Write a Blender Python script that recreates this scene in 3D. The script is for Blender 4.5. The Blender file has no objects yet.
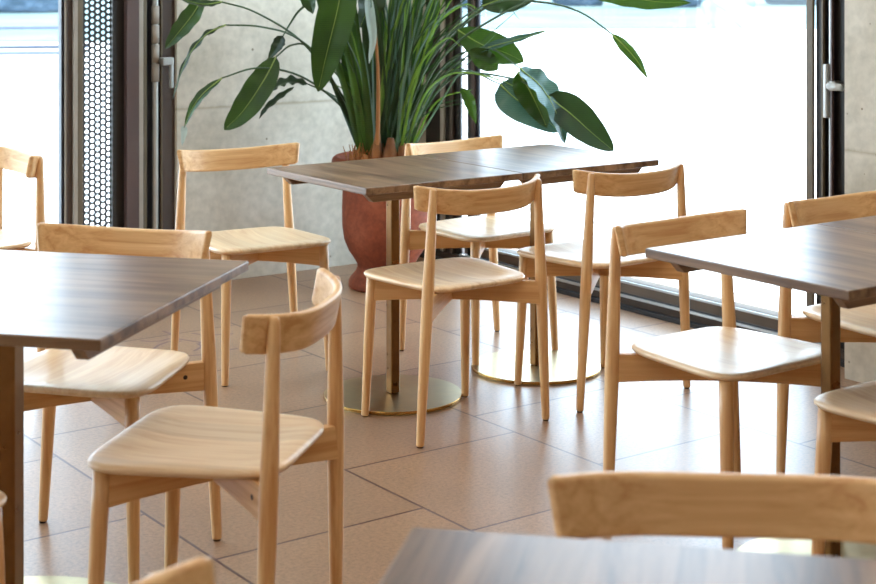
import bpy, bmesh, math, random
from mathutils import Vector, Matrix
random.seed(7)
PI = math.pi
SC = bpy.context.scene
COL = SC.collection

# ------------------------------------------------------------------ camera frame (metres, room axes)
TH = 0.626
CT, ST = math.cos(TH), math.sin(TH)
FPX, YH, CAMH = 1558.6, -31.18, 1.4003

def at(px, py, d):
    """room point seen at pixel (px, py) at depth d"""
    x = (px - 438) / FPX * d
    z = CAMH - (py - YH) * d / FPX
    return Vector((CT * x + ST * d, -ST * x + CT * d, z))

def on_floor(px, py, z=0.0):
    d = FPX * (CAMH - z) / (py - YH)
    return at(px, py, d)

# ------------------------------------------------------------------ helpers
def link(o, parent=None):
    COL.objects.link(o)
    if parent is not None:
        o.parent = parent
    return o

def obj(name, bm, mat, parent=None, smooth=True, bevel=0.0, seg=2):
    me = bpy.data.meshes.new(name)
    bmesh.ops.recalc_face_normals(bm, faces=bm.faces[:])
    bm.to_mesh(me); bm.free()
    if smooth:
        for p in me.polygons:
            p.use_smooth = True
    me.materials.append(mat)
    o = bpy.data.objects.new(name, me)
    if bevel > 0:
        m = o.modifiers.new('bevel', 'BEVEL'); m.width = bevel; m.segments = seg
        m.limit_method = 'ANGLE'; m.angle_limit = math.radians(40)
    if smooth:
        m = o.modifiers.new('wn', 'WEIGHTED_NORMAL'); m.keep_sharp = False
    return link(o, parent)

def empty(name, loc=(0, 0, 0), rz=0.0):
    o = bpy.data.objects.new(name, None)
    o.empty_display_size = 0.1
    o.location = loc; o.rotation_euler = (0, 0, rz)
    return link(o)

def tag(o, label, cat, group=None, kind=None):
    o['label'] = label; o['category'] = cat
    if group: o['group'] = group
    if kind: o['kind'] = kind
    return o

def struct(o):
    o['kind'] = 'structure'
    return o

def box(bm, x0, x1, y0, y1, z0, z1, M=None):
    vs = [Vector((x, y, z)) for z in (z0, z1) for y in (y0, y1) for x in (x0, x1)]
    if M is not None: vs = [M @ v for v in vs]
    v = [bm.verts.new(p) for p in vs]
    for f in ((0, 2, 3, 1), (4, 5, 7, 6), (0, 1, 5, 4), (2, 6, 7, 3), (0, 4, 6, 2), (1, 3, 7, 5)):
        bm.faces.new([v[i] for i in f])

def bx(*a):
    bm = bmesh.new(); box(bm, *a); return bm

def tube(bm, pts, rads, n=12, cap=True, flat=1.0, nrm=None):
    """swept round section; pts list of Vector, rads list"""
    rings = []
    N = len(pts)
    prev = None
    for i, p in enumerate(pts):
        t = (pts[min(i + 1, N - 1)] - pts[max(i - 1, 0)]).normalized()
        if prev is None:
            u = nrm if nrm is not None else (Vector((1, 0, 0)) if abs(t.x) < .8 else Vector((0, 1, 0)))
        else:
            u = prev
        u = (u - t * u.dot(t)).normalized(); prev = u
        w = t.cross(u)
        r = rads[i]
        rings.append([bm.verts.new(p + u * (r * math.cos(2 * PI * k / n)) + w * (r * flat * math.sin(2 * PI * k / n))) for k in range(n)])
    for a, b in zip(rings, rings[1:]):
        for k in range(n):
            bm.faces.new((a[k], a[(k + 1) % n], b[(k + 1) % n], b[k]))
    if cap:
        bm.faces.new(rings[0][::-1]); bm.faces.new(rings[-1])

def lathe(bm, prof, n=48, c=(0, 0)):
    """prof: (r, z) list from bottom to top; r=0 allowed at ends"""
    rings = []
    for r, z in prof:
        if r < 1e-6:
            rings.append([bm.verts.new((c[0], c[1], z))])
        else:
            rings.append([bm.verts.new((c[0] + r * math.cos(2 * PI * k / n), c[1] + r * math.sin(2 * PI * k / n), z)) for k in range(n)])
    for a, b in zip(rings, rings[1:]):
        if len(a) == 1 and len(b) == 1: continue
        for k in range(n):
            k2 = (k + 1) % n
            if len(a) == 1: bm.faces.new((a[0], b[k], b[k2]))
            elif len(b) == 1: bm.faces.new((a[k], b[0], a[k2]))
            else: bm.faces.new((a[k], a[k2], b[k2], b[k]))

# ------------------------------------------------------------------ materials
class NT:
    def __init__(s, name):
        s.m = bpy.data.materials.new(name); s.m.use_nodes = True
        s.t = s.m.node_tree; s.n = s.t.nodes; s.l = s.t.links
        s.b = s.n['Principled BSDF']
    def add(s, typ, **kw):
        nd = s.n.new(typ)
        for k, v in kw.items():
            if k.startswith('i_'):
                key = k[2:]; key = int(key) if key.isdigit() else key.replace('_', ' ')
                nd.inputs[key].default_value = v
            else: setattr(nd, k, v)
        return nd
    def lk(s, a, ao, b, bi):
        s.l.new(a.outputs[ao], b.inputs[bi])
    def ramp(s, stops):
        r = s.n.new('ShaderNodeValToRGB')
        e = r.color_ramp.elements
        while len(e) < len(stops): e.new(0.5)
        for i, (p, c) in enumerate(stops):
            e[i].position = p; e[i].color = (*c, 1)
        return r
    def base(s, col, rough=.5, spec=.5, metal=0):
        s.b.inputs['Base Color'].default_value = (*col, 1)
        s.b.inputs['Roughness'].default_value = rough
        s.b.inputs['Specular IOR Level'].default_value = spec
        s.b.inputs['Metallic'].default_value = metal
        return s.m

def srgb(r, g, b):
    f = lambda v: (v / 255 / 12.92) if v <= 10 else ((v / 255 + .055) / 1.055) ** 2.4
    return (f(r), f(g), f(b))

def plain(name, col, rough=.5, spec=.5, metal=0):
    k = NT(name)
    k.base(col, rough, spec, metal)
    # faint tonal variation so nothing is perfectly flat
    tc = k.add('ShaderNodeTexCoord'); no = k.add('ShaderNodeTexNoise', i_Scale=9.0, i_Detail=4.0)
    k.lk(tc, 'Object', no, 'Vector')
    r = k.ramp([(.3, tuple(c * .9 for c in col)), (.7, tuple(min(1, c * 1.08) for c in col))])
    k.lk(no, 'Fac', r, 'Fac'); k.lk(r, 'Color', k.b, 'Base Color')
    return k.m

def wood(name, dark, light, axis='X', rough=.4, planks=None, plank_amt=.25, spec=.45, fine=1.0, grain=.5, ac=1.0):
    """straight-grained timber: grain runs along the object's given axis"""
    k = NT(name); k.b.inputs['Specular IOR Level'].default_value = spec
    tc = k.add('ShaderNodeTexCoord')
    oi = k.add('ShaderNodeObjectInfo')
    sc = {'X': (1.5, 38, 38), 'Y': (34, 1.5, 34), 'Z': (34, 34, 1.5)}[axis]
    sc = tuple(v * ac if v > 3 else v for v in sc)
    ad = k.add('ShaderNodeVectorMath', operation='ADD')
    k.lk(tc, 'Object', ad, 0)
    cm = k.add('ShaderNodeVectorMath', operation='SCALE'); cm.inputs[0].default_value = (3.1, 5.7, 2.3)
    k.lk(oi, 'Random', cm, 'Scale'); k.lk(cm, 'Vector', ad, 1)
    mp = k.add('ShaderNodeMapping'); mp.inputs['Scale'].default_value = sc
    k.lk(ad, 'Vector', mp, 'Vector')
    n1 = k.add('ShaderNodeTexNoise', i_Scale=1.3, i_Detail=5.0, i_Roughness=.6, i_Distortion=.6)
    k.lk(mp, 'Vector', n1, 'Vector')
    mp2 = k.add('ShaderNodeMapping'); mp2.inputs['Scale'].default_value = tuple(v * (4 if v > 3 else 1.2) for v in sc)
    k.lk(ad, 'Vector', mp2, 'Vector')
    n2 = k.add('ShaderNodeTexNoise', i_Scale=1.6 * fine, i_Detail=3.0)
    k.lk(mp2, 'Vector', n2, 'Vector')
    mx = k.add('ShaderNodeMath', operation='MULTIPLY_ADD'); mx.inputs[1].default_value = grain * .5
    k.lk(n2, 'Fac', mx, 0); k.lk(n1, 'Fac', mx, 2)
    r = k.ramp([(.45, dark), (.62, tuple((a + b) / 2 for a, b in zip(dark, light))), (.85, light)])
    k.lk(mx, 'Value', r, 'Fac')
    last, out = r, 'Color'
    if planks:
        pa, w = planks
        sx = k.add('ShaderNodeSeparateXYZ'); k.lk(tc, 'Object', sx, 'Vector')
        dv = k.add('ShaderNodeMath', operation='DIVIDE'); dv.inputs[1].default_value = w
        k.lk(sx, pa, dv, 0)
        a2 = k.add('ShaderNodeMath', operation='MULTIPLY_ADD'); a2.inputs[1].default_value = 9.0
        k.lk(oi, 'Random', a2, 0); k.lk(dv, 'Value', a2, 2)
        fl = k.add('ShaderNodeMath', operation='FLOOR'); k.lk(a2, 'Value', fl, 0)
        wn = k.add('ShaderNodeTexWhiteNoise', noise_dimensions='1D'); k.lk(fl, 'Value', wn, 'W')
        mr = k.add('ShaderNodeMapRange'); mr.inputs['To Min'].default_value = 1 - plank_amt; mr.inputs['To Max'].default_value = 1 + plank_amt * .5
        k.lk(wn, 'Value', mr, 'Value')
        hs = k.add('ShaderNodeHueSaturation'); k.lk(mr, 'Result', hs, 'Value'); k.lk(last, out, hs, 'Color')
        last, out = hs, 'Color'
    k.lk(last, out, k.b, 'Base Color')
    k.b.inputs['Roughness'].default_value = rough
    bp = k.add('ShaderNodeBump', i_Strength=.03, i_Distance=.0015)
    k.lk(n2, 'Fac', bp, 'Height'); k.lk(bp, 'Normal', k.b, 'Normal')
    return k.m

ASH_D, ASH_L = srgb(204, 148, 92), srgb(236, 196, 142)
M_seat = wood('ash_seat', srgb(220, 178, 132), srgb(244, 214, 174), 'Y', .36, spec=.65, planks=('X', .095), plank_amt=.10, grain=.4)
M_rail = wood('ash_back', ASH_D, srgb(236, 194, 138), 'X', .42)
M_leg = wood('ash_leg', srgb(200, 142, 86), srgb(234, 190, 134), 'Z', .34, spec=.65)
M_xrail = wood('ash_rail', srgb(200, 144, 88), srgb(230, 184, 128), 'X', .45)
M_top = wood('walnut_top', srgb(98, 68, 46), srgb(164, 128, 96), 'Y', .30, planks=('X', .085), plank_amt=.20, spec=.44, grain=.3, ac=.5)
M_batten = wood('walnut_batten', srgb(104, 76, 56), srgb(150, 116, 88), 'X', .4)
M_pad = plain('glide_black', (.02, .02, .02), .6)
M_plug = plain('plug_dark', srgb(52, 34, 24), .6)

def brass(name, col, rough):
    k = NT(name); k.base(col, rough, .5, 1.0)
    tc = k.add('ShaderNodeTexCoord'); no = k.add('ShaderNodeTexNoise', i_Scale=30.0, i_Detail=6.0)
    k.lk(tc, 'Object', no, 'Vector')
    r = k.ramp([(.3, tuple(c * .82 for c in col)), (.7, col)])
    k.lk(no, 'Fac', r, 'Fac'); k.lk(r, 'Color', k.b, 'Base Color')
    mr = k.add('ShaderNodeMapRange'); mr.inputs['To Min'].default_value = rough * .8; mr.inputs['To Max'].default_value = rough * 1.3
    k.lk(no, 'Fac', mr, 'Value'); k.lk(mr, 'Result', k.b, 'Roughness')
    return k.m
M_disc = brass('brushed_brass', srgb(186, 168, 126), .3)
M_post = brass('bronze_post', srgb(128, 92, 56), .28)
M_rim = brass('brass_rim', srgb(206, 160, 90), .22)

def floor_mat():
    k = NT('terrazzo_tiles')
    tc = k.add('ShaderNodeTexCoord'); sp = k.add('ShaderNodeSeparateXYZ'); k.lk(tc, 'Object', sp, 'Vector')
    ax = k.add('ShaderNodeMath', operation='ADD'); ax.inputs[1].default_value = -1.13 + .606 * 20
    ay = k.add('ShaderNodeMath', operation='ADD'); ay.inputs[1].default_value = -.383 + .584 * 20
    k.lk(sp, 'X', ax, 0); k.lk(sp, 'Y', ay, 0)
    cb = k.add('ShaderNodeCombineXYZ'); k.lk(ay, 'Value', cb, 'X'); k.lk(ax, 'Value', cb, 'Y')
    br = k.add('ShaderNodeTexBrick', offset=.349, offset_frequency=2, squash=1.0)
    br.inputs['Scale'].default_value = 1.0; br.inputs['Brick Width'].default_value = .584; br.inputs['Row Height'].default_value = .606
    br.inputs['Mortar Size'].default_value = .0045; br.inputs['Mortar Smooth'].default_value = .15; br.inputs['Bias'].default_value = 0
    br.inputs['Color1'].default_value = (*srgb(162, 125, 94), 1); br.inputs['Color2'].default_value = (*srgb(148, 113, 86), 1)
    br.inputs['Mortar'].default_value = (*srgb(88, 52, 42), 1)
    k.lk(cb, 'Vector', br, 'Vector')
    # fine aggregate speckle
    n1 = k.add('ShaderNodeTexNoise', i_Scale=90.0, i_Detail=5.0, i_Roughness=.8); k.lk(tc, 'Object', n1, 'Vector')
    r1 = k.ramp([(.3, (.50, .46, .44)), (.5, (.98, .98, .98)), (.7, (1.3, 1.3, 1.3))]); k.lk(n1, 'Fac', r1, 'Fac')
    v = k.add('ShaderNodeTexVoronoi', i_Scale=110.0); k.lk(tc, 'Object', v, 'Vector')
    r2 = k.ramp([(.0, (.5, .45, .42)), (.12, (.8, .78, .76)), (.2, (1, 1, 1))]); k.lk(v, 'Distance', r2, 'Fac')
    n3 = k.add('ShaderNodeTexNoise', i_Scale=2.6, i_Detail=4.0); k.lk(tc, 'Object', n3, 'Vector')
    r3 = k.ramp([(.35, (.9, .9, .9)), (.65, (1.06, 1.05, 1.04))]); k.lk(n3, 'Fac', r3, 'Fac')
    last, o = br, 'Color'
    for r in (r1, r2, r3):
        m = k.add('ShaderNodeMixRGB', blend_type='MULTIPLY', i_Fac=1.0)
        k.lk(last, o, m, 'Color1'); k.lk(r, 'Color', m, 'Color2'); last, o = m, 'Color'
    k.lk(last, o, k.b, 'Base Color')
    mr = k.add('ShaderNodeMapRange'); mr.inputs['To Min'].default_value = .25; mr.inputs['To Max'].default_value = .40
    k.lk(n1, 'Fac', mr, 'Value')
    k.lk(mr, 'Result', k.b, 'Roughness')
    k.b.inputs['Specular IOR Level'].default_value = .62
    inv = k.add('ShaderNodeMath', operation='SUBTRACT'); inv.inputs[0].default_value = 1.0; k.lk(br, 'Fac', inv, 1)
    sm = k.add('ShaderNodeMath', operation='MULTIPLY_ADD'); sm.inputs[1].default_value = .12; k.lk(n1, 'Fac', sm, 0); k.lk(inv, 'Value', sm, 2)
    bp = k.add('ShaderNodeBump', i_Strength=.22, i_Distance=.002); k.lk(sm, 'Value', bp, 'Height'); k.lk(bp, 'Normal', k.b, 'Normal')
    return k.m
M_floor = floor_mat()

def concrete_mat():
    k = NT('fair_faced_concrete'); k.b.inputs['Roughness'].default_value = .8; k.b.inputs['Specular IOR Level'].default_value = .25
    tc = k.add('ShaderNodeTexCoord')
    n1 = k.add('ShaderNodeTexNoise', i_Scale=1.7, i_Detail=8.0, i_Roughness=.62); k.lk(tc, 'Object', n1, 'Vector')
    r1 = k.ramp([(.28, srgb(178, 168, 150)), (.5, srgb(204, 195, 179)), (.75, srgb(224, 217, 204))]); k.lk(n1, 'Fac', r1, 'Fac')
    n2 = k.add('ShaderNodeTexNoise', i_Scale=26.0, i_Detail=5.0); k.lk(tc, 'Object', n2, 'Vector')
    r2 = k.ramp([(.3, (.86, .86, .85)), (.65, (1.06, 1.06, 1.06))]); k.lk(n2, 'Fac', r2, 'Fac')
    v = k.add('ShaderNodeTexVoronoi', i_Scale=15.0); k.lk(tc, 'Object', v, 'Vector')
    n4 = k.add('ShaderNodeTexNoise', i_Scale=7.0); k.lk(tc, 'Object', n4, 'Vector')
    mm = k.add('ShaderNodeMath', operation='MULTIPLY_ADD'); mm.inputs[1].default_value = .35
    k.lk(n4, 'Fac', mm, 0); k.lk(v, 'Distance', mm, 2)
    r3 = k.ramp([(.19, (.42, .38, .34)), (.225, (1, 1, 1))]); k.lk(mm, 'Value', r3, 'Fac')
    # horizontal shutter joint
    sp = k.add('ShaderNodeSeparateXYZ'); k.lk(tc, 'Object', sp, 'Vector')
    wv = k.add('ShaderNodeMath', operation='MULTIPLY_ADD'); wv.inputs[1].default_value = .012; k.lk(n2, 'Fac', wv, 0); k.lk(sp, 'Z', wv, 2)
    sb = k.add('ShaderNodeMath', operation='SUBTRACT'); sb.inputs[1].default_value = .787; k.lk(wv, 'Value', sb, 0)
    ab = k.add('ShaderNodeMath', operation='ABSOLUTE'); k.lk(sb, 'Value', ab, 0)
    r4 = k.ramp([(.0, (.72, .68, .62)), (.006, (.9, .88, .85)), (.012, (1, 1, 1))]); k.lk(ab, 'Value', r4, 'Fac')
    last, o = r1, 'Color'
    for r in (r2, r3, r4):
        m = k.add('ShaderNodeMixRGB', blend_type='MULTIPLY', i_Fac=1.0)
        k.lk(last, o, m, 'Color1'); k.lk(r, 'Color', m, 'Color2'); last, o = m, 'Color'
    k.lk(last, o, k.b, 'Base Color')
    bp = k.add('ShaderNodeBump', i_Strength=.25, i_Distance=.006); k.lk(r3, 'Color', bp, 'Height'); k.lk(bp, 'Normal', k.b, 'Normal')
    return k.m
M_conc = concrete_mat()

def glass_mat():
    k = NT('clear_glass')
    tr = k.add('ShaderNodeBsdfTransparent'); tr.inputs['Color'].default_value = (.97, .99, .985, 1)
    gl = k.add('ShaderNodeBsdfGlossy'); gl.inputs['Roughness'].default_value = .02
    lw_ = k.add('ShaderNodeLayerWeight', i_Blend=.5)
    pw = k.add('ShaderNodeMath', operation='POWER'); pw.inputs[1].default_value = 5.0; k.lk(lw_, 'Facing', pw, 0)
    fr = k.add('ShaderNodeMath', operation='MULTIPLY_ADD'); fr.inputs[1].default_value = .6; fr.inputs[2].default_value = .03; k.lk(pw, 'Value', fr, 0)
    mx = k.add('ShaderNodeMixShader'); k.lk(fr, 'Value', mx, 0); k.lk(tr, 'BSDF', mx, 1); k.lk(gl, 'BSDF', mx, 2)
    out = k.n['Material Output']; k.lk(mx, 'Shader', out, 'Surface')
    return k.m
M_glass = glass_mat()

M_frame_dark = plain('frame_black_brown', srgb(34, 27, 22), .4)
M_frame_brown = plain('frame_brown', srgb(66, 50, 40), .4)
M_frame_olive = plain('frame_olive', srgb(98, 84, 62), .45)
M_frame_mauve = plain('frame_mauve', srgb(84, 64, 59), .35)
M_frame_light = plain('frame_light', srgb(160, 150, 138), .35)
M_frame_navy = plain('frame_navy', srgb(28, 30, 42), .35)
M_alu = plain('aluminium', srgb(176, 176, 172), .3, metal=.7)
M_steel = plain('handle_silver', srgb(200, 200, 198), .3, metal=.3)
M_white_paint = plain('white_render', srgb(226, 220, 210), .8)
M_ceiling = plain('ceiling_plaster', srgb(222, 216, 206), .9)
M_track = plain('track_grey', srgb(108, 94, 82), .6, .15)
M_track_dark = plain('track_recess', srgb(30, 24, 22), .6)
M_track_mid = plain('track_brown_grey', srgb(72, 60, 52), .6, .15)

def terracotta():
    k = NT('terracotta'); k.b.inputs['Roughness'].default_value = .75; k.b.inputs['Specular IOR Level'].default_value = .3
    tc = k.add('ShaderNodeTexCoord')
    n1 = k.add('ShaderNodeTexNoise', i_Scale=5.0, i_Detail=7.0, i_Roughness=.65); k.lk(tc, 'Object', n1, 'Vector')
    r1 = k.ramp([(.3, srgb(104, 48, 28)), (.52, srgb(138, 68, 42)), (.75, srgb(166, 92, 62))]); k.lk(n1, 'Fac', r1, 'Fac')
    n2 = k.add('ShaderNodeTexNoise', i_Scale=60.0, i_Detail=3.0); k.lk(tc, 'Object', n2, 'Vector')
    r2 = k.ramp([(.3, (.8, .8, .8)), (.6, (1.05, 1.05, 1.05))]); k.lk(n2, 'Fac', r2, 'Fac')
    m = k.add('ShaderNodeMixRGB', blend_type='MULTIPLY', i_Fac=1.0); k.lk(r1, 'Color', m, 'Color1'); k.lk(r2, 'Color', m, 'Color2')
    k.lk(m, 'Color', k.b, 'Base Color')
    bp = k.add('ShaderNodeBump', i_Strength=.15, i_Distance=.003); k.lk(n2, 'Fac', bp, 'Height'); k.lk(bp, 'Normal', k.b, 'Normal')
    return k.m
M_pot = terracotta()

def leafmat(name, dark, light, rough=.35, vein=40.0, trans=.15):
    k = NT(name); k.b.inputs['Roughness'].default_value = rough; k.b.inputs['Specular IOR Level'].default_value = .42
    tc = k.add('ShaderNodeTexCoord')
    n1 = k.add('ShaderNodeTexNoise', i_Scale=6.0, i_Detail=4.0); k.lk(tc, 'Object', n1, 'Vector')
    wv = k.add('ShaderNodeTexWave', i_Scale=vein, i_Distortion=1.5); wv.bands_direction = 'Z'; k.lk(tc, 'UV', wv, 'Vector') if False else k.lk(tc, 'Object', wv, 'Vector')
    mx = k.add('ShaderNodeMath', operation='MULTIPLY_ADD'); mx.inputs[1].default_value = .18; k.lk(wv, 'Fac', mx, 0); k.lk(n1, 'Fac', mx, 2)
    r = k.ramp([(.35, dark), (.8, light)]); k.lk(mx, 'Value', r, 'Fac'); k.lk(r, 'Color', k.b, 'Base Color')
    if trans:
        tl = k.add('ShaderNodeBsdfTranslucent'); tl.inputs['Color'].default_value = (light[0] * 1.5, light[1] * 1.6, light[2] * .9, 1)
        ms = k.add('ShaderNodeMixShader', i_Fac=trans); k.lk(k.b, 'BSDF', ms, 1); k.lk(tl, 'BSDF', ms, 2)
        k.lk(ms, 'Shader', k.n['Material Output'], 'Surface')
    return k.m
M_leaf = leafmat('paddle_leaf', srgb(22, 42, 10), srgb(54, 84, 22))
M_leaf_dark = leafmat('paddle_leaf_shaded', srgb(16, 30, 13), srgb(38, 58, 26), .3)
M_leaf_blue = leafmat('paddle_leaf_glossy', srgb(36, 58, 48), srgb(78, 106, 94), .24, trans=.08)
M_midrib = plain('leaf_midrib', srgb(136, 158, 70), .5)
M_stalk = plain('leaf_stalk', srgb(54, 78, 40), .45)
M_stalk_g = leafmat('upright_stalk', srgb(28, 54, 12), srgb(70, 106, 30), .4, trans=.05)
M_blade1 = leafmat('strap_blade_dark', srgb(22, 40, 20), srgb(48, 74, 38), .35, trans=.1)
M_blade2 = leafmat('strap_blade_light', srgb(52, 82, 26), srgb(116, 146, 58), .35, trans=.15)
M_blade3 = leafmat('strap_blade_grey', srgb(48, 70, 56), srgb(96, 122, 104), .3, trans=.1)
M_dry = plain('dry_fibre', srgb(150, 98, 52), .85)
M_crown = leafmat('crown_fibre', srgb(58, 32, 16), srgb(164, 104, 54), .85, 60.0, 0)
M_dry_tip = plain('dry_leaf_tip', srgb(178, 196, 190), .7)
M_soil = plain('potting_soil', srgb(48, 34, 26), .95)

# ------------------------------------------------------------------ dining chair
def seat_bm():
    bm = bmesh.new()
    n = 72; rings = [(.0, .4455), (.25, .446), (.5, .4482), (.68, .4525), (.8, .4565), (.88, .458), (.95, .4578), (.985, .4560), (1.0, .4515), (.998, .447), (.97, .4405), (.9, .437), (.5, .437), (0, .437)]
    def outline(k):
        a = 2 * PI * k / n
        ca, sa = math.cos(a), math.sin(a)
        e = 2 / 5.4
        u = math.copysign(abs(ca) ** e, ca); v = math.copysign(abs(sa) ** e, sa)
        hw = .206 + .022 * v                      # narrower at the rear
        return u * hw, v * (.205 if v > 0 else .194)
    prev = None
    for r, z in rings:
        if r == 0: ring = [bm.verts.new((0, 0, z))]
        else:
            ring = []
            for k in range(n):
                x, y = outline(k)
                ring.append(bm.verts.new((x * r, y * r, z)))
        if prev:
            for k in range(n):
                k2 = (k + 1) % n
                if len(prev) == 1: bm.faces.new((prev[0], ring[k], ring[k2]))
                elif len(ring) == 1: bm.faces.new((prev[k], ring[0], prev[k2]))
                else: bm.faces.new((prev[k], prev[k2], ring[k2], ring[k]))
        prev = ring
    return bm

def back_bm():
    """curved board: ends sweep forward, slight lean, rounded edges"""
    bm = bmesh.new()
    N = 60; W = .230
    prof = []
    hh, tt, rr = .0385, .0095, .0075
    for cx, cz, a0 in ((tt - rr, hh - rr, 0), (-(tt - rr), hh - rr, 90), (-(tt - rr), -(hh - rr), 180), (tt - rr, -(hh - rr), 270)):
        for j in range(5):
            a = math.radians(a0 + 22.5 * j)
            prof.append((cx + rr * math.cos(a), cz + rr * math.sin(a)))
    rings = []
    for i in range(N + 1):
        u = -1 + 2 * i / N
        x = W * u
        yc = -.141 - .085 * (1 - abs(u) ** 3)
        zc = .7255 - .019 * (1 - abs(u) ** 2.5)
        dy = (3 * .085 * u * abs(u)) / W                    # dy/dx
        t = Vector((1, dy, 0)).normalized(); nn = Vector((-t.y, t.x, 0))
        e = min(1.0, (1 - abs(u)) / .022)          # round the end corners
        sh = math.sqrt(max(0, 1 - (1 - e) ** 2)) if e < 1 else 1
        k = .90 + .10 * sh; kt = .60 + .40 * sh
        ring = []
        for (a, b) in prof:
            p = Vector((x, yc, zc)) + nn * (a * kt + b * -.20) + Vector((0, 0, b * k))
            ring.append(bm.verts.new(p))
        rings.append(ring)
    m = len(prof)
    for a, b in zip(rings, rings[1:]):
        for k in range(m):
            bm.faces.new((a[k], b[k], b[(k + 1) % m], a[(k + 1) % m]))
    bm.faces.new(rings[0]); bm.faces.new(rings[-1][::-1])
    return bm

def leg_pts(foot, top, prof):
    f, t = Vector(foot), Vector(top)
    L = (t - f)
    return [f + L * s for s, r in prof], [r for s, r in prof]

def build_chair():
    root = empty('dining_chair')
    obj('seat', seat_bm(), M_seat, root)
    obj('backrest', back_bm(), M_rail, root)
    fp = [(.006, .0105), (.012, .0122), (.25, .0142), (.55, .0162), (.8, .0172), (1, .0172)]
    rp = [(.005, .0105), (.010, .0122), (.25, .0155), (.5, .0182), (.6, .0182), (.8, .0152), (.975, .0126), (.990, .0118), (.998, .0095), (1, .006)]
    for foot, top, pr in (((-.195, .180, 0), (-.181, .161, .441), fp), ((.195, .180, 0), (.181, .161, .441), fp),
                          ((-.238, -.182, 0), (-.197, -.192, .753), rp), ((.238, -.182, 0), (.197, -.192, .753), rp)):
        bm = bmesh.new(); p, r = leg_pts(foot, top, pr); tube(bm, p, r, 20)
        lg = obj('leg', bm, M_leg, root)
        bm = bmesh.new(); f = Vector(foot); q = (Vector(top) - f).normalized()
        tube(bm, [f, f + q * .003, f + q * .0075], [.0085, .0095, .0095], 14)
        obj('foot_pad', bm, M_pad, lg)
    # crossed under-seat rails: each from a rear leg to the diagonal front leg
    for s in (-1, 1):
        a = Vector((s * -.2115, -.190, 0)); b = Vector((s * .176, .155, 0))
        L = (b - a).length; ang = math.atan2(b.y - a.y, b.x - a.x)
        zt, zb = (.4372, .3655)
        bm = bmesh.new()
        n = 14; half = .0115
        # gently arched lower edge
        up, lo = [], []
        for i in range(n + 1):
            x = L * i / n; u = 2 * i / n - 1
            zbot = zb + .010 * (1 - u * u)
            up.append((x, zt)); lo.append((x, zbot))
        vs = []
        for y in (-half, half):
            vs.append([[bm.verts.new((x, y, z)) for x, z in lo], [bm.verts.new((x, y, z)) for x, z in up]])
        for i in range(n):
            for sd in vs:
                bm.faces.new((sd[0][i], sd[0][i + 1], sd[1][i + 1], sd[1][i]))
            bm.faces.new((vs[0][0][i], vs[1][0][i], vs[1][0][i + 1], vs[0][0][i + 1]))
            bm.faces.new((vs[0][1][i], vs[0][1][i + 1], vs[1][1][i + 1], vs[1][1][i]))
        for i in (0, n):
            bm.faces.new((vs[0][0][i], vs[0][1][i], vs[1][1][i], vs[1][0][i]))
        xr = obj('cross_rail', bm, M_xrail, root, smooth=False, bevel=.002)
        xr.location = a; xr.rotation_euler = (0, 0, ang)
        for sy in ((1,) if s > 0 else ()):
            bm = bmesh.new()
            tube(bm, [Vector((.062, sy * (half - .002), .405)), Vector((.062, sy * (half + .0006), .405))], [.0055, .0055], 14)
            pl = obj('bolt_plug', bm, M_plug, xr, smooth=False)
    return root

def copy_tree(o, parent=None):
    c = o.copy(); COL.objects.link(c)
    if parent is not None:
        c.parent = parent
    for ch in list(o.children):
        copy_tree(ch, c)
    return c

D = math.radians
CHAIRS = [
 (2.8672, 3.9060, D(-.3), 'sharp pale wood chair seen from behind, between both brass table bases at the centre'),
 (3.4851, 3.9123, D(.4), 'pale wood chair seen from behind at the window end of the joined tables'),
 (3.4909, 4.5473, D(184.4), 'pale wood chair facing out behind the joined tables, backrest just right of the pot'),
 (2.6947, 4.8158, D(174.7), 'pale wood chair facing out against the bare concrete wall, left of the terracotta pot'),
 (2.8590, 2.7240, D(181.3), 'pale wood chair facing out, tucked under left corner of the right-hand table, full seat visible'),
 (3.5130, 2.7390, D(179.3), 'pale wood chair behind the right-hand table, backrest in front of the concrete pier'),
 (2.8720, 2.1090, D(-.1), 'cropped wooden chair at the right edge, only seat corner and front leg below the table'),
 (1.3450, 1.2375, D(140), 'blurred wooden chair in the bottom right foreground, wide backrest above the nearest tabletop'),
 (1.4740, 2.8035, D(41.2), 'wooden chair at left seen from behind, curved backrest and dished seat beside dark table'),
 (1.5080, 3.4840, D(128.7), 'wooden chair facing out behind the dark left table, its backrest cut off by the tabletop'),
 (1.8435, 5.3520, D(89.4), 'pale wood chair at the far left edge in front of the bright glass'),
 (0.7109, 1.2527, D(-139), 'blurred wooden chair at the bottom edge, only the top corner of its backrest showing'),
 (0.7490, 2.7660, D(-49), 'cropped wooden chair at the lower left edge, sliver of seat beside the table post'),
]
proto = build_chair()
for i, (x, y, a, lab) in enumerate(CHAIRS):
    ch = proto if i == 0 else copy_tree(proto)
    ch.location = (x, y, 0); ch.rotation_euler = (0, 0, a)
    tag(ch, lab, 'chair', 'pale wood dining chairs')

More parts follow.
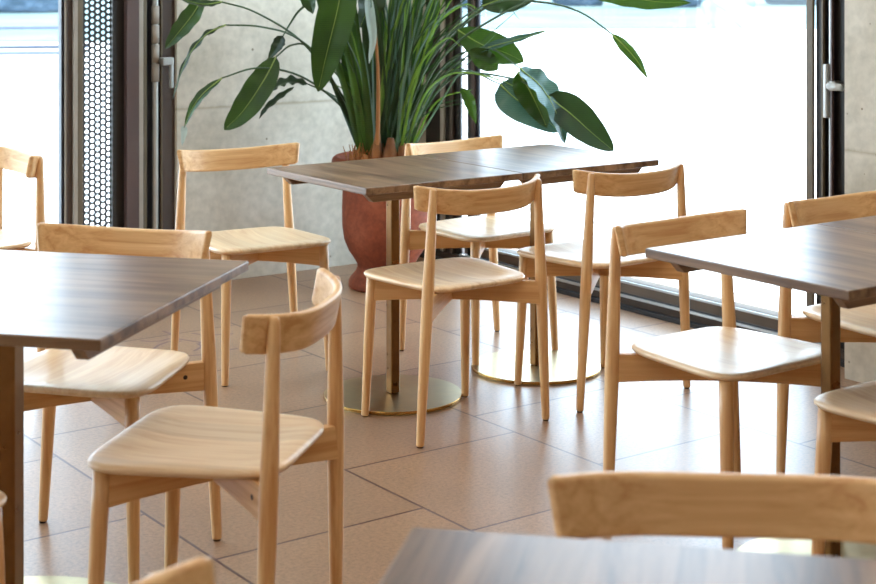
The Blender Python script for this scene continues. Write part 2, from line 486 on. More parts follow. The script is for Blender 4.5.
# ------------------------------------------------------------------ pedestal tables
def build_table(S, R, post=.034):
    root = empty('pedestal_table')
    h = S / 2
    bm = bx(-h, h, -h, h, .718, .74)
    obj('tabletop', bm, M_top, root, smooth=False, bevel=.003)
    for s in (-1, 1):
        # batten under the top, ends cut at 45 degrees
        bm = bmesh.new()
        y0, y1 = sorted((s * (h - .048), s * (h - .074)))
        x0 = h - .026; x1 = h - .057
        prof = [(-x0, .7178), (x0, .7178), (x1, .687), (-x1, .687)]
        A = [bm.verts.new((x, y0, z)) for x, z in prof]; B = [bm.verts.new((x, y1, z)) for x, z in prof]
        for i in range(4):
            j = (i + 1) % 4; bm.faces.new((A[i], A[j], B[j], B[i]))
        bm.faces.new(A[::-1]); bm.faces.new(B)
        obj('batten', bm, M_batten, root, smooth=False, bevel=.0015)
    obj('mounting_plate', bx(-.06, .06, -(h - .075), h - .075, .706, .7178), M_post, root, smooth=False)
    p = post / 2
    obj('post', bx(-p, p, -p, p, .0125, .706), M_post, root, smooth=False, bevel=.005, seg=3)
    bm = bmesh.new()
    lathe(bm, [(0, .0), (R - .006, .0), (R - .006, .003), (R, .003), (R, .0105), (R - .0015, .012)], 96)
    lathe(bm, [(R - .0015, .012), (R * .5, .0125), (0, .0125)], 96)
    bmesh.ops.remove_doubles(bm, verts=bm.verts[:], dist=1e-5)
    b = obj('base', bm, M_disc, root, smooth=False)
    b.data.materials.append(M_rim)
    for pg in b.data.polygons:
        c = pg.center
        if math.hypot(c.x, c.y) > R - .004 and c.z > .001:
            pg.material_index = 1
    return root

T2 = build_table(.604, .2274)
TABLES = [
 (2.8728, 4.2255, 0, 'dark wood pedestal table near the terracotta pot, left half of the joined pair'),
 (3.4800, 4.2255, 0, 'dark wood pedestal table nearest the window, right half of the joined pair'),
 (2.8560, 2.3960, 0, 'dark wood pedestal table at right with its near corner and brass post in view'),
 (3.4635, 2.3960, 0, 'dark wood table cut off at the right edge, under the cropped far backrest'),
]
for i, (x, y, a, lab) in enumerate(TABLES):
    t = T2 if i == 0 else copy_tree(T2)
    t.location = (x, y, 0); t.rotation_euler = (0, 0, a)
    tag(t, lab, 'table', 'dark wood pedestal tables')
TB = build_table(.772, .328, .046)
u = Vector((math.cos(D(41.1)), math.sin(D(41.1)), 0)); v = Vector((math.cos(D(131.1)), math.sin(D(131.1)), 0))
cT1 = Vector((1.429, 2.855, 0)) + v * .386
TB.location = cT1; TB.rotation_euler = (0, 0, D(41.1))
tag(TB, 'large dark square table at the left edge on a bronze post', 'table', 'dark wood pedestal tables')
T5 = copy_tree(TB)
cT5 = Vector((1.058, 1.514, 0)) + .386 * Vector((math.cos(D(-47)), math.sin(D(-47)), 0)) - .386 * Vector((math.cos(D(43)), math.sin(D(43)), 0))
T5.location = cT5; T5.rotation_euler = (0, 0, D(-47))
tag(T5, 'blurred dark table in the bottom right foreground, closest to the viewer', 'table', 'dark wood pedestal tables')

# ------------------------------------------------------------------ room shell
XW, YW, ZC = 4.37, 6.23, 3.1
X_L, Y_B = -3.2, -3.2
struct(obj('floor', bx(X_L, 4.62, Y_B, 6.5, -.12, 0), M_floor, smooth=False))
struct(obj('ceiling', bx(X_L, 5.1, Y_B, 7.0, ZC, ZC + .25), M_ceiling, smooth=False))
struct(obj('wall_back', bx(3.087, 4.62, YW, YW + .26, 0, ZC), M_conc, smooth=False))
struct(obj('wall_right', bx(4.25, 4.62, Y_B, 3.505, 0, ZC), M_conc, smooth=False))
struct(obj('wall_left', bx(X_L - .2, X_L, Y_B, 6.5, 0, ZC), M_white_paint, smooth=False))
struct(obj('wall_front', bx(X_L, 4.62, Y_B - .2, Y_B, 0, ZC), M_white_paint, smooth=False))

def vbar(win, name, mat, x0, x1, y0, y1, z0=0.0, z1=ZC, bev=.003):
    return obj(name, bx(x0, x1, y0, y1, z0, z1), mat, win, smooth=False, bevel=bev)

# window_1: folding glass wall beside the concrete (faces the room along -Y)
W1 = struct(empty('window_1', (0, 0, 0)))
YF = 6.25
for x0, x1, m, dy, dp in ((2.573, 2.586, M_frame_navy, .03, .06), (2.586, 2.593, M_frame_light, .02, .07), (2.593, 2.617, M_frame_brown, .015, .08),
                          (2.617, 2.635, M_frame_light, .0, .09), (2.635, 2.658, M_frame_olive, .0, .09),
                          (2.806, 2.866, M_frame_dark, .03, .08), (2.855, 2.911, M_frame_mauve, -.012, .10), (2.911, 2.931, M_frame_light, -.012, .10),
                          (2.931, 2.937, M_frame_dark, .02, .05), (2.937, 2.953, M_frame_olive, 0, .08), (2.953, 2.982, M_frame_navy, .03, .06),
                          (3.010, 3.020, M_frame_navy, .01, .08), (3.020, 3.028, M_frame_olive, 0, .08), (3.028, 3.0868, M_frame_brown, .0, .12)):
    vbar(W1, 'mullion', m, x0, x1, YF + dy, YF + dy + min(dp, .035), bev=.0015)
bm = bmesh.new(); tube(bm, [Vector((2.996, YF + .008, 0)), Vector((2.996, YF + .008, ZC))], [.0135, .0135], 20)
pp = obj('hinge_rod', bm, M_alu, W1)
bm = bmesh.new()
zt = at(156, 5, 6.86).z; zb = at(156, 82, 6.86).z
for i in range(4):
    a = zb + (zt - zb) * i / 4; tube(bm, [Vector((2.996, YF + .006, a + .003)), Vector((2.996, YF + .006, a + (zt - zb) / 4 - .003))], [.017, .017], 20)
obj('hinge_knuckle', bm, M_frame_light, W1)
vbar(W1, 'backing_strip', M_frame_dark, 2.975, 3.025, YF + .09, YF + .11)
# lever handle
zh = at(168, 61, 6.82).z
bm = bmesh.new()
box(bm, 3.002, 3.052, YF - .062, YF - .034, zh - .017, zh + .017)
box(bm, 3.010, 3.028, YF - .040, YF + .004, zh - .014, zh + .014)
hd = obj('window_handle', bm, M_alu, W1, smooth=False, bevel=.004)
bm = bmesh.new(); box(bm, 3.037, 3.052, YF - .060, YF - .040, zh - .118, zh - .010)
obj('grip', bm, M_alu, hd, smooth=False, bevel=.004)
# perforated metal shutter panel with real holes
def perforated(x0, x1, y, z0, z1, ncol):
    bm = bmesh.new()
    px = (x1 - x0) / ncol; pz = px * 1.03
    n = 8; R = px * .37
    rows = int((z1 - z0) / pz) + 1
    for i in range(ncol):
        for j in range(rows):
            cx = x0 + px * (i + .5); cz = z0 + pz * (j + .5)
            off = pz * .5 if i % 2 else 0
            cz += off
            hx, hz = px / 2, pz / 2
            sq = [(hx, 0), (hx, hz), (0, hz), (-hx, hz), (-hx, 0), (-hx, -hz), (0, -hz), (hx, -hz)]
            o = [bm.verts.new((cx + a, y, cz + b)) for a, b in sq]
            q = [bm.verts.new((cx + R * math.cos(2 * PI * k / n), y, cz + R * math.sin(2 * PI * k / n))) for k in range(n)]
            for k in range(n):
                bm.faces.new((o[k], o[(k + 1) % n], q[(k + 1) % n], q[k]))
    return bm
obj('perforated_panel', perforated(2.658, 2.808, YF + .05, -.02, ZC - .04, 6), M_frame_dark, W1, smooth=False)
# big fixed pane left of the mullions, with its floor track and head
vbar(W1, 'pane', M_glass, X_L, 2.575, YF + .055, YF + .061, .11, ZC - .1, 0)
vbar(W1, 'pane', M_glass, 2.66, 2.806, YF + .10, YF + .106, .05, ZC - .1, 0)
vbar(W1, 'bottom_rail', M_track, X_L, 2.575, YF + .03, YF + .09, .03, .11)
vbar(W1, 'floor_track', M_track_mid, X_L, 3.087, YF, YF + .2, -.01, .03)
vbar(W1, 'head_rail', M_frame_brown, X_L, 3.087, YF, YF + .2, ZC - .1, ZC)
vbar(W1, 'mullion', M_frame_brown, .55, .64, YF + .02, YF + .1)
vbar(W1, 'mullion', M_frame_brown, -1.4, -1.31, YF + .02, YF + .1)

# window_2: large sliding glass wall on the right-hand side (faces the room along -X)
W2 = struct(empty('window_2', (0, 0, 0)))
XF = 4.40
for y0, y1, m, dx, dp in ((6.041, 6.23, M_frame_dark, .03, .10), (6.041, 6.069, M_frame_light, .0, .03), (5.932, 6.041, M_frame_dark, .02, .10), (5.975, 6.0, M_frame_brown, .005, .03),
                          (5.845, 5.877, M_frame_dark, .02, .10), (5.776, 5.822, M_frame_navy, .01, .10), (5.80, 5.822, M_frame_mauve, .0, .03),
                          (3.774, 3.804, M_frame_olive, .0, .08), (3.735, 3.774, M_frame_dark, .02, .09), (3.726, 3.735, M_frame_olive, .0, .08),
                          (3.708, 3.726, M_frame_navy, .03, .07), (3.694, 3.708, M_alu, .01, .07), (3.685, 3.694, M_frame_mauve, .0, .08),
                          (3.500, 3.685, M_frame_dark, .03, .10)):
    vbar(W2, 'mullion', m, XF + dx, XF + dx + min(dp, .012), y0, y1, bev=.0015)
vbar(W2, 'mullion', M_frame_dark, XF + .05, XF + .08, 3.55, 3.80)
# narrow panes between the corner mullions
for y0, y1 in ((5.877, 5.932), (5.822, 5.845)):
    vbar(W2, 'pane', M_glass, XF + .06, XF + .065, y0, y1, .1, ZC - .1, 0)
vbar(W2, 'pane', M_glass, XF + .055, XF + .061, 3.80, 5.78, .105, ZC - .1, 0)
# stepped sill: floor recess, lower track, silver bead, bottom rail
vbar(W2, 'floor_recess', M_track_dark, XW - .006, XW + .03, 3.505, 6.23, -.01, .018, 0)
vbar(W2, 'floor_track', M_track_mid, XW + .02, XW + .24, 3.505, 6.23, -.01, .045)
vbar(W2, 'track_bead', M_alu, XW + .018, XW + .03, 3.72, 5.90, .045, .055, .001)
vbar(W2, 'bottom_rail', M_track, XF + .02, XF + .09, 3.77, 5.90, .055, .108)
vbar(W2, 'rail_bead', M_alu, XF + .012, XF + .022, 3.80, 5.80, .096, .106, .001)
vbar(W2, 'head_rail', M_frame_brown, XW, XW + .24, 3.505, 6.23, ZC - .1, ZC)
# tall pull plate and round bar handle at the right jamb
zA, zB = at(826, 64, 5.58).z, at(826, 118, 5.58).z
hp = obj('handle_plate', bx(XF - .012, XF + .012, 3.702, 3.718, zB, zA), M_steel, W2, smooth=False, bevel=.004)
zc_ = at(836, 86, 5.56).z
bm = bmesh.new()
tube(bm, [Vector((XF - .004, 3.694, zc_)), Vector((XF - .02, 3.676, zc_)), Vector((XF - .03, 3.655, zc_)), Vector((XF - .035, 3.612, zc_))], [.013] * 4, 16)
hb = obj('handle_bar', bm, M_steel, W2)
bm = bmesh.new(); tube(bm, [Vector((XF + .03, 3.682, zc_)), Vector((XF - .012, 3.682, zc_))], [.019, .017], 20)
obj('handle_collar', bm, M_alu, hb)

# faint line drawing on the floor tiles near the wall
bm = bmesh.new()
def ink(pts, w=.006):
    P = [on_floor(*p) for p in pts]
    prev = None
    for i, p in enumerate(P):
        t = (P[min(i + 1, len(P) - 1)] - P[max(i - 1, 0)]).normalized()
        s = Vector((-t.y, t.x, 0)) * w
        a, b = bm.verts.new((p.x + s.x, p.y + s.y, .0012)), bm.verts.new((p.x - s.x, p.y - s.y, .0012))
        if prev: bm.faces.new((prev[0], a, b, prev[1]))
        prev = (a, b)
SX, SY = 130 / 1, 300 / 1
q = lambda x, y: (130 + x / 5.82, 300 + y / 5.82 * 1.0 + .0)
ink([q(190, 182), q(240, 200), q(280, 228), q(330, 236), q(400, 246), q(440, 262)])
ink([q(130, 290), q(165, 265), q(220, 245), q(300, 240)])
ink([q(130, 285), q(170, 318), q(230, 330), q(330, 326), q(400, 322), q(460, 312)])
ink([q(360, 195), q(420, 204), q(500, 204), q(600, 198)])
ink([q(395, 255), q(425, 272), q(455, 296)]); ink([q(370, 300), q(410, 278), q(450, 250)])
ink([q(675, 250), q(700, 248), q(722, 232), q(705, 218), q(680, 212), q(695, 232)])
ink([q(575, 292), q(600, 288), q(625, 284)])
ink([q(60, 238), q(120, 244), q(180, 240), q(230, 226)])
obj_ink = struct(obj('floor_drawing', bm, plain('ink_purple', srgb(132, 104, 104), .45), smooth=False))

# ------------------------------------------------------------------ potted plant
PC = Vector((3.84, 5.70, 0))
plant = tag(empty('potted_plant', PC), 'tall leafy plant in a terracotta urn standing in the corner by the window', 'plant')
prof = [(0, 0), (.158, 0), (.166, .008), (.166, .03), (.158, .045), (.136, .07), (.127, .09), (.128, .105), (.142, .13), (.166, .165), (.186, .215), (.194, .27), (.195, .35), (.192, .44), (.190, .50), (.192, .53),
        (.205, .530), (.226, .534), (.238, .543), (.241, .556), (.236, .570), (.226, .578), (.216, .576), (.206, .565), (.200, .54), (.19, .52), (0, .52)]
bm = bmesh.new(); lathe(bm, prof, 64)
obj('pot', bm, M_pot, plant)
bm = bmesh.new(); lathe(bm, [(0, .562), (.05, .560), (.12, .556), (.190, .545), (.190, .53), (0, .53)], 40)
for vv in bm.verts:
    if vv.co.z > .545: vv.co.z += random.uniform(-.004, .006)
obj('soil', bm, M_soil, plant)

def local(p):
    q = p - PC
    return q

def clampP(p, m=.03):
    p.x = min(p.x, 4.365 - m); p.y = min(p.y, 6.22 - m)
    return p

def bez(pts, n):
    """Catmull-Rom through pts"""
    out = []
    P = [pts[0] + (pts[0] - pts[1])] + list(pts) + [pts[-1] + (pts[-1] - pts[-2])]
    seg = len(pts) - 1
    for i in range(n + 1):
        t = i / n * seg; k = min(int(t), seg - 1); t -= k
        a, b, c, d = P[k], P[k + 1], P[k + 2], P[k + 3]
        out.append(.5 * ((2 * b) + (c - a) * t + (2 * a - 5 * b + 4 * c - d) * t * t + (3 * b - a - 3 * c + d) * t ** 3))
    return out

def blade(bm, spine, width, facing, shape=(.75, .9), fold=.25, wave=0.0, m=6, seed=0, taper0=.05):
    """leaf surface along a spine; facing = direction its upper face looks towards"""
    rnd = random.Random(seed)
    N = len(spine) - 1; prev = None
    ph = rnd.uniform(0, 6)
    for i, p in enumerate(spine):
        t = (spine[min(i + 1, N)] - spine[max(i - 1, 0)]).normalized()
        nrm = (facing - t * facing.dot(t)).normalized(); side = t.cross(nrm)
        s = i / N
        w = width * max(taper0 * (1 - s), (math.sin(PI * s ** shape[0]) ** shape[1]) if 0 < s < 1 else .004)
        row = []
        for k in range(-m // 2, m // 2 + 1):
            a = k / (m / 2)
            wv = wave * w * math.sin(9 * s * 3 + ph + (1.7 if a > 0 else 0)) * abs(a) ** 2
            row.append(bm.verts.new(p + side * (w * a * .5) + nrm * (-fold * w * .5 * (1 - abs(a)) + wv)))
        if prev:
            for k in range(len(row) - 1):
                bm.faces.new((prev[k], row[k], row[k + 1], prev[k + 1]))
        prev = row

def toward_cam(p):
    return (Vector((0, 0, 1.4)) - p).normalized()

def paddle(spx, width, mat, up=.35, turn=0.0, stalk=None, shape=(.8, .8), fold=.25, wave=.06, seed=0, rib=True, tip=None):
    """spx: midrib as (px, py, depth) from leaf base to tip"""
    sp = bez([clampP(at(*q_), .05) for q_ in spx], 22)
    mid = sp[len(sp) // 2]
    fc = toward_cam(mid); fc = (fc + Vector((0, 0, up))).normalized()
    axis = (sp[-1] - sp[0]).normalized()
    fc = Matrix.Rotation(turn, 3, axis) @ fc
    sp = [local(p) for p in sp]
    bm = bmesh.new(); blade(bm, sp, width, fc, shape, fold, wave, 8, seed)
    lf = obj('leaf', bm, mat, plant)
    if rib:
        bm = bmesh.new()
        N = len(sp); pts = []
        for i, p in enumerate(sp[:-1]):
            s = i / (N - 1); w = width * (math.sin(PI * s ** shape[0]) ** shape[1] if s > 0 else 0.02)
            pts.append(p + fc * (.0022 - fold * w * .5))
        tube(bm, pts, [max(.0006, .0032 * (1 - i / len(pts))) for i in range(len(pts))], 6)
        obj('midrib', bm, M_midrib, lf)
    if stalk:
        st = bez([local(clampP(at(*q_), .04)) for q_ in stalk], 24)
        bm = bmesh.new()
        n_ = len(st); tube(bm, st, [.0062 - .0030 * i / n_ for i in range(n_)], 8)
        obj('stalk', bm, M_stalk, lf)
    return lf

# big paddle leaves, base -> tip
paddle([(345, -30, 6.35), (337, 10, 6.33), (326, 55, 6.33), (318, 92, 6.36)], .155, M_leaf, .2, .05, [(392, 150, 6.85), (388, 40, 6.75), (372, -40, 6.5), (354, -52, 6.38), (345, -30, 6.35)], shape=(.72, .62), wave=.03, seed=1)
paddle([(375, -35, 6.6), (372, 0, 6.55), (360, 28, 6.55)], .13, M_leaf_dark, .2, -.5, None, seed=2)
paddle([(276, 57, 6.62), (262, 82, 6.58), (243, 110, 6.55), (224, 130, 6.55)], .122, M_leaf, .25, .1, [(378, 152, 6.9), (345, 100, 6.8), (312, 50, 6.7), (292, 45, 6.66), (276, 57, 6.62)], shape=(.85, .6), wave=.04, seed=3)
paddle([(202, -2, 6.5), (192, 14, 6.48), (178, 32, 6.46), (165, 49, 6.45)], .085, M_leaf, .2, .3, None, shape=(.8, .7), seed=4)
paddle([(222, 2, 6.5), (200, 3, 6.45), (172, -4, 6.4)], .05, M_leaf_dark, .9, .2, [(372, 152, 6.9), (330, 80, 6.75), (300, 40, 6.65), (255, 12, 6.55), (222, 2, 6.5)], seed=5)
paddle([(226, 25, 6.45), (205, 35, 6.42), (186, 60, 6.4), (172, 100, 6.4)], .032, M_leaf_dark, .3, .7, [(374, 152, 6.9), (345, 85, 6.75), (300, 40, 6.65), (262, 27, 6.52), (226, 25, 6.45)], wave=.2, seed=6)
paddle([(222, 78, 6.5), (204, 92, 6.48), (192, 108, 6.46), (184, 128, 6.46)], .047, M_leaf, .3, .5, [(376, 152, 6.95), (340, 105, 6.85), (300, 76, 6.7), (258, 68, 6.58), (222, 78, 6.5)], wave=.05, seed=7)
tp = bez([local(at(*q_)) for q_ in ((184, 126, 6.46), (184, 133, 6.46), (182, 146, 6.46))], 6)
bm = bmesh.new(); blade(bm, tp, .028, toward_cam(at(184, 135, 6.46)), (.6, .7), .2, .2, 4, 3, .4)
obj('dry_leaf_tip', bm, M_dry_tip, plant)
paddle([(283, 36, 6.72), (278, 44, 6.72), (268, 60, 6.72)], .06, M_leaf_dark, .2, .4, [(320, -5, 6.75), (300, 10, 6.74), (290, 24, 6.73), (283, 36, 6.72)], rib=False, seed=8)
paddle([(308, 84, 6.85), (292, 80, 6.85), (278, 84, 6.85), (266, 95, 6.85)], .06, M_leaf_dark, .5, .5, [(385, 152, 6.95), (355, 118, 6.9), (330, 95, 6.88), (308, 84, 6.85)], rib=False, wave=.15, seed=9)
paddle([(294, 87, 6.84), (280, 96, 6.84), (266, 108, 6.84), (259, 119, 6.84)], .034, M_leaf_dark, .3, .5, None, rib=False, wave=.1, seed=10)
# small curled leaf top-left of the clump
paddle([(300, -20, 6.5), (308, 0, 6.5), (313, 14, 6.5)], .07, M_leaf, .2, .5, None, rib=False, seed=11)
# leaves on the window side
paddle([(500, 84, 6.42), (516, 98, 6.40), (540, 114, 6.38), (560, 132, 6.36)], .165, M_leaf_blue, .5, .2, [(388, 152, 6.8), (430, 88, 6.7), (462, 70, 6.55), (500, 84, 6.42)], shape=(.7, .6), wave=.02, seed=12)
paddle([(520, 68, 6.32), (540, 82, 6.30), (556, 108, 6.28), (565, 144, 6.28)], .125, M_leaf_blue, .6, -.5, [(392, 152, 6.8), (440, 70, 6.65), (485, 48, 6.45), (520, 68, 6.32)], shape=(.75, .65), wave=.07, seed=13)
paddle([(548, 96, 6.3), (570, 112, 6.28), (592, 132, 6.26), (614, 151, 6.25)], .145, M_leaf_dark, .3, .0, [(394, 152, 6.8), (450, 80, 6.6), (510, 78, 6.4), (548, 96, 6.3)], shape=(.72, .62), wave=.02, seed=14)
paddle([(518, 72, 6.36), (528, 88, 6.35), (538, 108, 6.35), (547, 128, 6.34)], .12, M_leaf, .3, .2, None, shape=(.7, .7), seed=15)
paddle([(458, 30, 6.5), (482, 44, 6.46), (505, 52, 6.42), (524, 62, 6.40)], .135, M_leaf, .3, .1, [(390, 152, 6.8), (420, 70, 6.7), (440, 38, 6.6), (458, 30, 6.5)], shape=(.8, .7), wave=.03, seed=16)
paddle([(474, 52, 6.48), (490, 46, 6.44), (520, 38, 6.38), (549, 30, 6.32)], .055, M_leaf_blue, .7, -.3, [(392, 152, 6.8), (430, 90, 6.65), (455, 65, 6.55), (474, 52, 6.48)], wave=.05, seed=17)
paddle([(470, 50, 6.45), (482, 58, 6.44), (492, 65, 6.43), (498, 70, 6.43)], .085, M_leaf, .2, .2, None, rib=False, seed=18)
paddle([(612, 34, 6.05), (624, 46, 6.02), (637, 61, 6.0), (648, 79, 5.98)], .047, M_leaf, .3, .5, [(396, 150, 6.75), (430, 60, 6.6), (490, 5, 6.4), (540, 2, 6.25), (580, 12, 6.15), (612, 34, 6.05)], shape=(.8, .8), seed=19)
paddle([(585, -8, 6.1), (620, -5, 6.05), (655, 1, 6.0), (691, 3, 5.96)], .085, M_leaf, .55, .2, [(396, 150, 6.75), (440, 60, 6.55), (500, 15, 6.35), (550, -6, 6.2), (585, -8, 6.1)], seed=20)
paddle([(482, 6, 6.4), (498, 0, 6.38), (520, -3, 6.36), (545, -12, 6.34)], .115, M_leaf_dark, .3, .1, [(390, 150, 6.8), (425, 70, 6.65), (455, 25, 6.5), (482, 6, 6.4)], seed=21)
paddle([(461, 88, 6.45), (468, 98, 6.44), (472, 110, 6.44), (476, 124, 6.44)], .05, M_leaf, .2, .4, None, rib=False, seed=22)
# cut pale spathe hanging in the clump
sp = bez([local(at(*q_)) for q_ in ((368, -4, 6.5), (371, 20, 6.48), (373, 40, 6.48), (369, 64, 6.48))], 10)
bm = bmesh.new(); blade(bm, sp, .04, toward_cam(at(370, 30, 6.48)), (.5, .5), .35, .15, 4, 3, .6)
obj('dry_leaf_tip', bm, M_dry_tip, plant)
# upright fleshy stalks in the middle
rnd = random.Random(5)
for i in range(24):
    bxp = 366 + 38 * i / 23 + rnd.uniform(-3, 3)
    d0 = 6.82 + rnd.uniform(-.1, .1)
    lean = (i - 11) * 2.6 + rnd.uniform(-8, 8)
    if lean < -20: lean = -20 + (lean + 20) * 1.5
    p = bez([local(clampP(at(bxp, 160, d0))), local(clampP(at(bxp + lean * .35, 110, d0 - .04))), local(clampP(at(bxp + lean * .9, 50, d0 - .08))), local(clampP(at(bxp + lean * 1.5, -40, d0 - .1)))], 14)
    bm = bmesh.new(); blade(bm, p, rnd.uniform(.05, .075), toward_cam(at(380, 80, 6.7)), (.12, .35), .3, 0, 4, i, 1)
    obj('upright_stalk', bm, [M_stalk_g, M_stalk_g, M_blade1][i % 3], plant)
# thin brown flower stem
st = [local(at(*q_)) for q_ in ((377, 158, 6.58), (378, 120, 6.56), (378, 70, 6.54), (374, 15, 6.52))]
bm = bmesh.new(); tube(bm, bez(st, 10), [.011 - .0006 * i for i in range(11)], 8)
obj('flower_stem', bm, M_dry, plant)
# strap blades: fountain of long narrow leaves, thickest towards the window
for i in range(98):
    rr = rnd.random()
    a = rnd.gauss(0, 1)
    tx = 372 + rnd.uniform(-30, 30)
    bxp = 390 + rnd.uniform(-20, 20); d0 = 6.76 + rnd.uniform(-.10, .14)
    if i < 62:   # to the upper right
        end = rnd.choice([(rnd.uniform(430, 500), rnd.uniform(-70, 30)), (rnd.uniform(440, 490), rnd.uniform(0, 110)), (rnd.uniform(400, 450), rnd.uniform(-90, -20))])
    elif i < 84:  # upright
        end = (rnd.uniform(350, 420), rnd.uniform(-90, -10))
    else:        # to the left
        end = (rnd.uniform(318, 350), rnd.uniform(-20, 90)); bxp = 372 + rnd.uniform(-8, 12)
    de = d0 - rnd.uniform(.0, .35)
    mx_, my_ = bxp + (end[0] - bxp) * .42, 150 + (end[1] - 150) * .62
    sag = rnd.uniform(0, 18) if end[1] > 0 else 0
    P = [at(bxp, 158, d0), at(mx_, my_ - sag * .5, (d0 + de) / 2), at(end[0], end[1] + sag * .2, de)]
    if rnd.random() < .35 and i < 62:
        P.append(at(end[0] + rnd.uniform(15, 35), end[1] + rnd.uniform(4, 26), de - .05))
    P = [local(clampP(p)) for p in P]
    bm = bmesh.new()
    fc = (toward_cam(P[1] + PC) + Vector((rnd.uniform(-.7, .7), rnd.uniform(-.7, .7), rnd.uniform(-.2, .7)))).normalized()
    blade(bm, bez(P, 16), rnd.uniform(.009, .016), fc, (.25, .5), .35, 0, 2, i, .8)
    obj('strap_leaf', bm, rnd.choice([M_blade1, M_blade1, M_blade2, M_blade3]), plant)
for k_, (pp, wd, mt) in enumerate((
    (((404, 156, 6.6), (424, 96, 6.52), (455, 73, 6.45), (500, 80, 6.4), (528, 96, 6.36)), .013, M_blade2),
    (((402, 156, 6.6), (418, 118, 6.55), (445, 77, 6.48), (484, 74, 6.42), (514, 92, 6.4)), .011, M_blade3),
    (((408, 156, 6.62), (436, 110, 6.55), (462, 70, 6.5), (498, 32, 6.44)), .012, M_blade3),
    (((406, 156, 6.62), (428, 105, 6.58), (468, 55, 6.5), (520, 8, 6.42)), .012, M_blade1),
    (((400, 156, 6.58), (412, 95, 6.52), (432, 30, 6.48), (452, -20, 6.45)), .013, M_blade2),
    (((396, 156, 6.58), (404, 80, 6.52), (420, 10, 6.48), (430, -30, 6.45)), .014, M_blade3),
    (((363, 156, 6.62), (347, 96, 6.56), (331, 40, 6.52), (322, -20, 6.5)), .036, M_leaf),
    (((366, 156, 6.62), (355, 90, 6.56), (342, 30, 6.52), (335, -20, 6.5)), .040, M_stalk_g),
    (((361, 150, 6.66), (345, 112, 6.62), (333, 84, 6.6), (326, 60, 6.58)), .030, M_leaf_dark),
    (((370, 156, 6.6), (366, 90, 6.55), (358, 30, 6.52), (352, -20, 6.5)), .034, M_leaf))):
    bm = bmesh.new(); sp_ = bez([local(clampP(at(*q_))) for q_ in pp], 20)
    blade(bm, sp_, wd, (toward_cam(at(*pp[1])) + Vector((0, 0, .4))).normalized(), (.2, .5), .3, 0, 4, k_, .8)
    obj('strap_leaf', bm, mt, plant)
# fibrous crowns at soil level
for i, (px, h, r) in enumerate(((377, 46, .024), (390, 38, .036), (402, 32, .028), (365, 18, .03))):
    bm = bmesh.new()
    b = at(px, 160, 6.58); b.z = .55
    tube(bm, [local(b), local(b) + Vector((0, 0, h * .0018)), local(b) + Vector((.004, 0, h * .0036))], [r, r * .9, r * .35], 12)
    obj('fibrous_crown', bm, M_crown, plant)
bm = bmesh.new()
for i in range(150):
    px = rnd.choice([rnd.uniform(350, 372), rnd.uniform(384, 408), rnd.uniform(350, 410)])
    b = at(px, 160, 6.64 + rnd.uniform(-.07, .06)); b.z = .55
    e = b + Vector((rnd.uniform(-.035, .035), rnd.uniform(-.035, .035), rnd.uniform(.03, .115)))
    tube(bm, [local(b), local((b + e) / 2 + Vector((rnd.uniform(-.008, .008), 0, .006))), local(e)], [.0035, .003, .0012], 5)
fb = obj('dry_fibres', bm, M_crown, plant); fb['kind'] = 'stuff'

# ------------------------------------------------------------------ outside
def paving_mat():
    k = NT('sunlit_paving'); k.b.inputs['Roughness'].default_value = .9
    tc = k.add('ShaderNodeTexCoord')
    br = k.add('ShaderNodeTexBrick', offset=.5); br.inputs['Scale'].default_value = 1.0; br.inputs['Brick Width'].default_value = .9; br.inputs['Row Height'].default_value = .6
    br.inputs['Mortar Size'].default_value = .012
    br.inputs['Color1'].default_value = (.72, .70, .67, 1); br.inputs['Color2'].default_value = (.70, .68, .66, 1); br.inputs['Mortar'].default_value = (.10, .10, .10, 1)
    k.lk(tc, 'Object', br, 'Vector'); k.lk(br, 'Color', k.b, 'Base Color')
    return k.m
bm = bmesh.new()
def camxy(x, d):  # camera-relative ground point
    return (CT * x + ST * d, -ST * x + CT * d)
def poly(bm, pts, z):
    bm.faces.new([bm.verts.new((p[0], p[1], z)) for p in pts])
poly(bm, [(-14, 6.5), (4.62, 6.5), (4.62, -8), (70, -8), (70, 60), (-14, 60)], -.03)
struct(obj('terrace_ground', bm, paving_mat(), smooth=False))

def lawn_mat():
    k = NT('hazy_lawn_grass'); k.b.inputs['Roughness'].default_value = .9
    tc = k.add('ShaderNodeTexCoord'); n = k.add('ShaderNodeTexNoise', i_Scale=.35, i_Detail=5.0); k.lk(tc, 'Object', n, 'Vector')
    r = k.ramp([(.35, (.06, .10, .095)), (.6, (.10, .135, .12))]); k.lk(n, 'Fac', r, 'Fac'); k.lk(r, 'Color', k.b, 'Base Color')  # pale bluish lens haze is put into the grass colour
    return k.m
bm = bmesh.new()
poly(bm, [camxy(-40, 29), camxy(-4, 30.5), camxy(2, 37), camxy(22, 36.5), camxy(50, 36), camxy(60, 110), camxy(-60, 110)], -.01)
lw = obj('lawn', bm, lawn_mat(), smooth=False); lw['kind'] = 'structure'

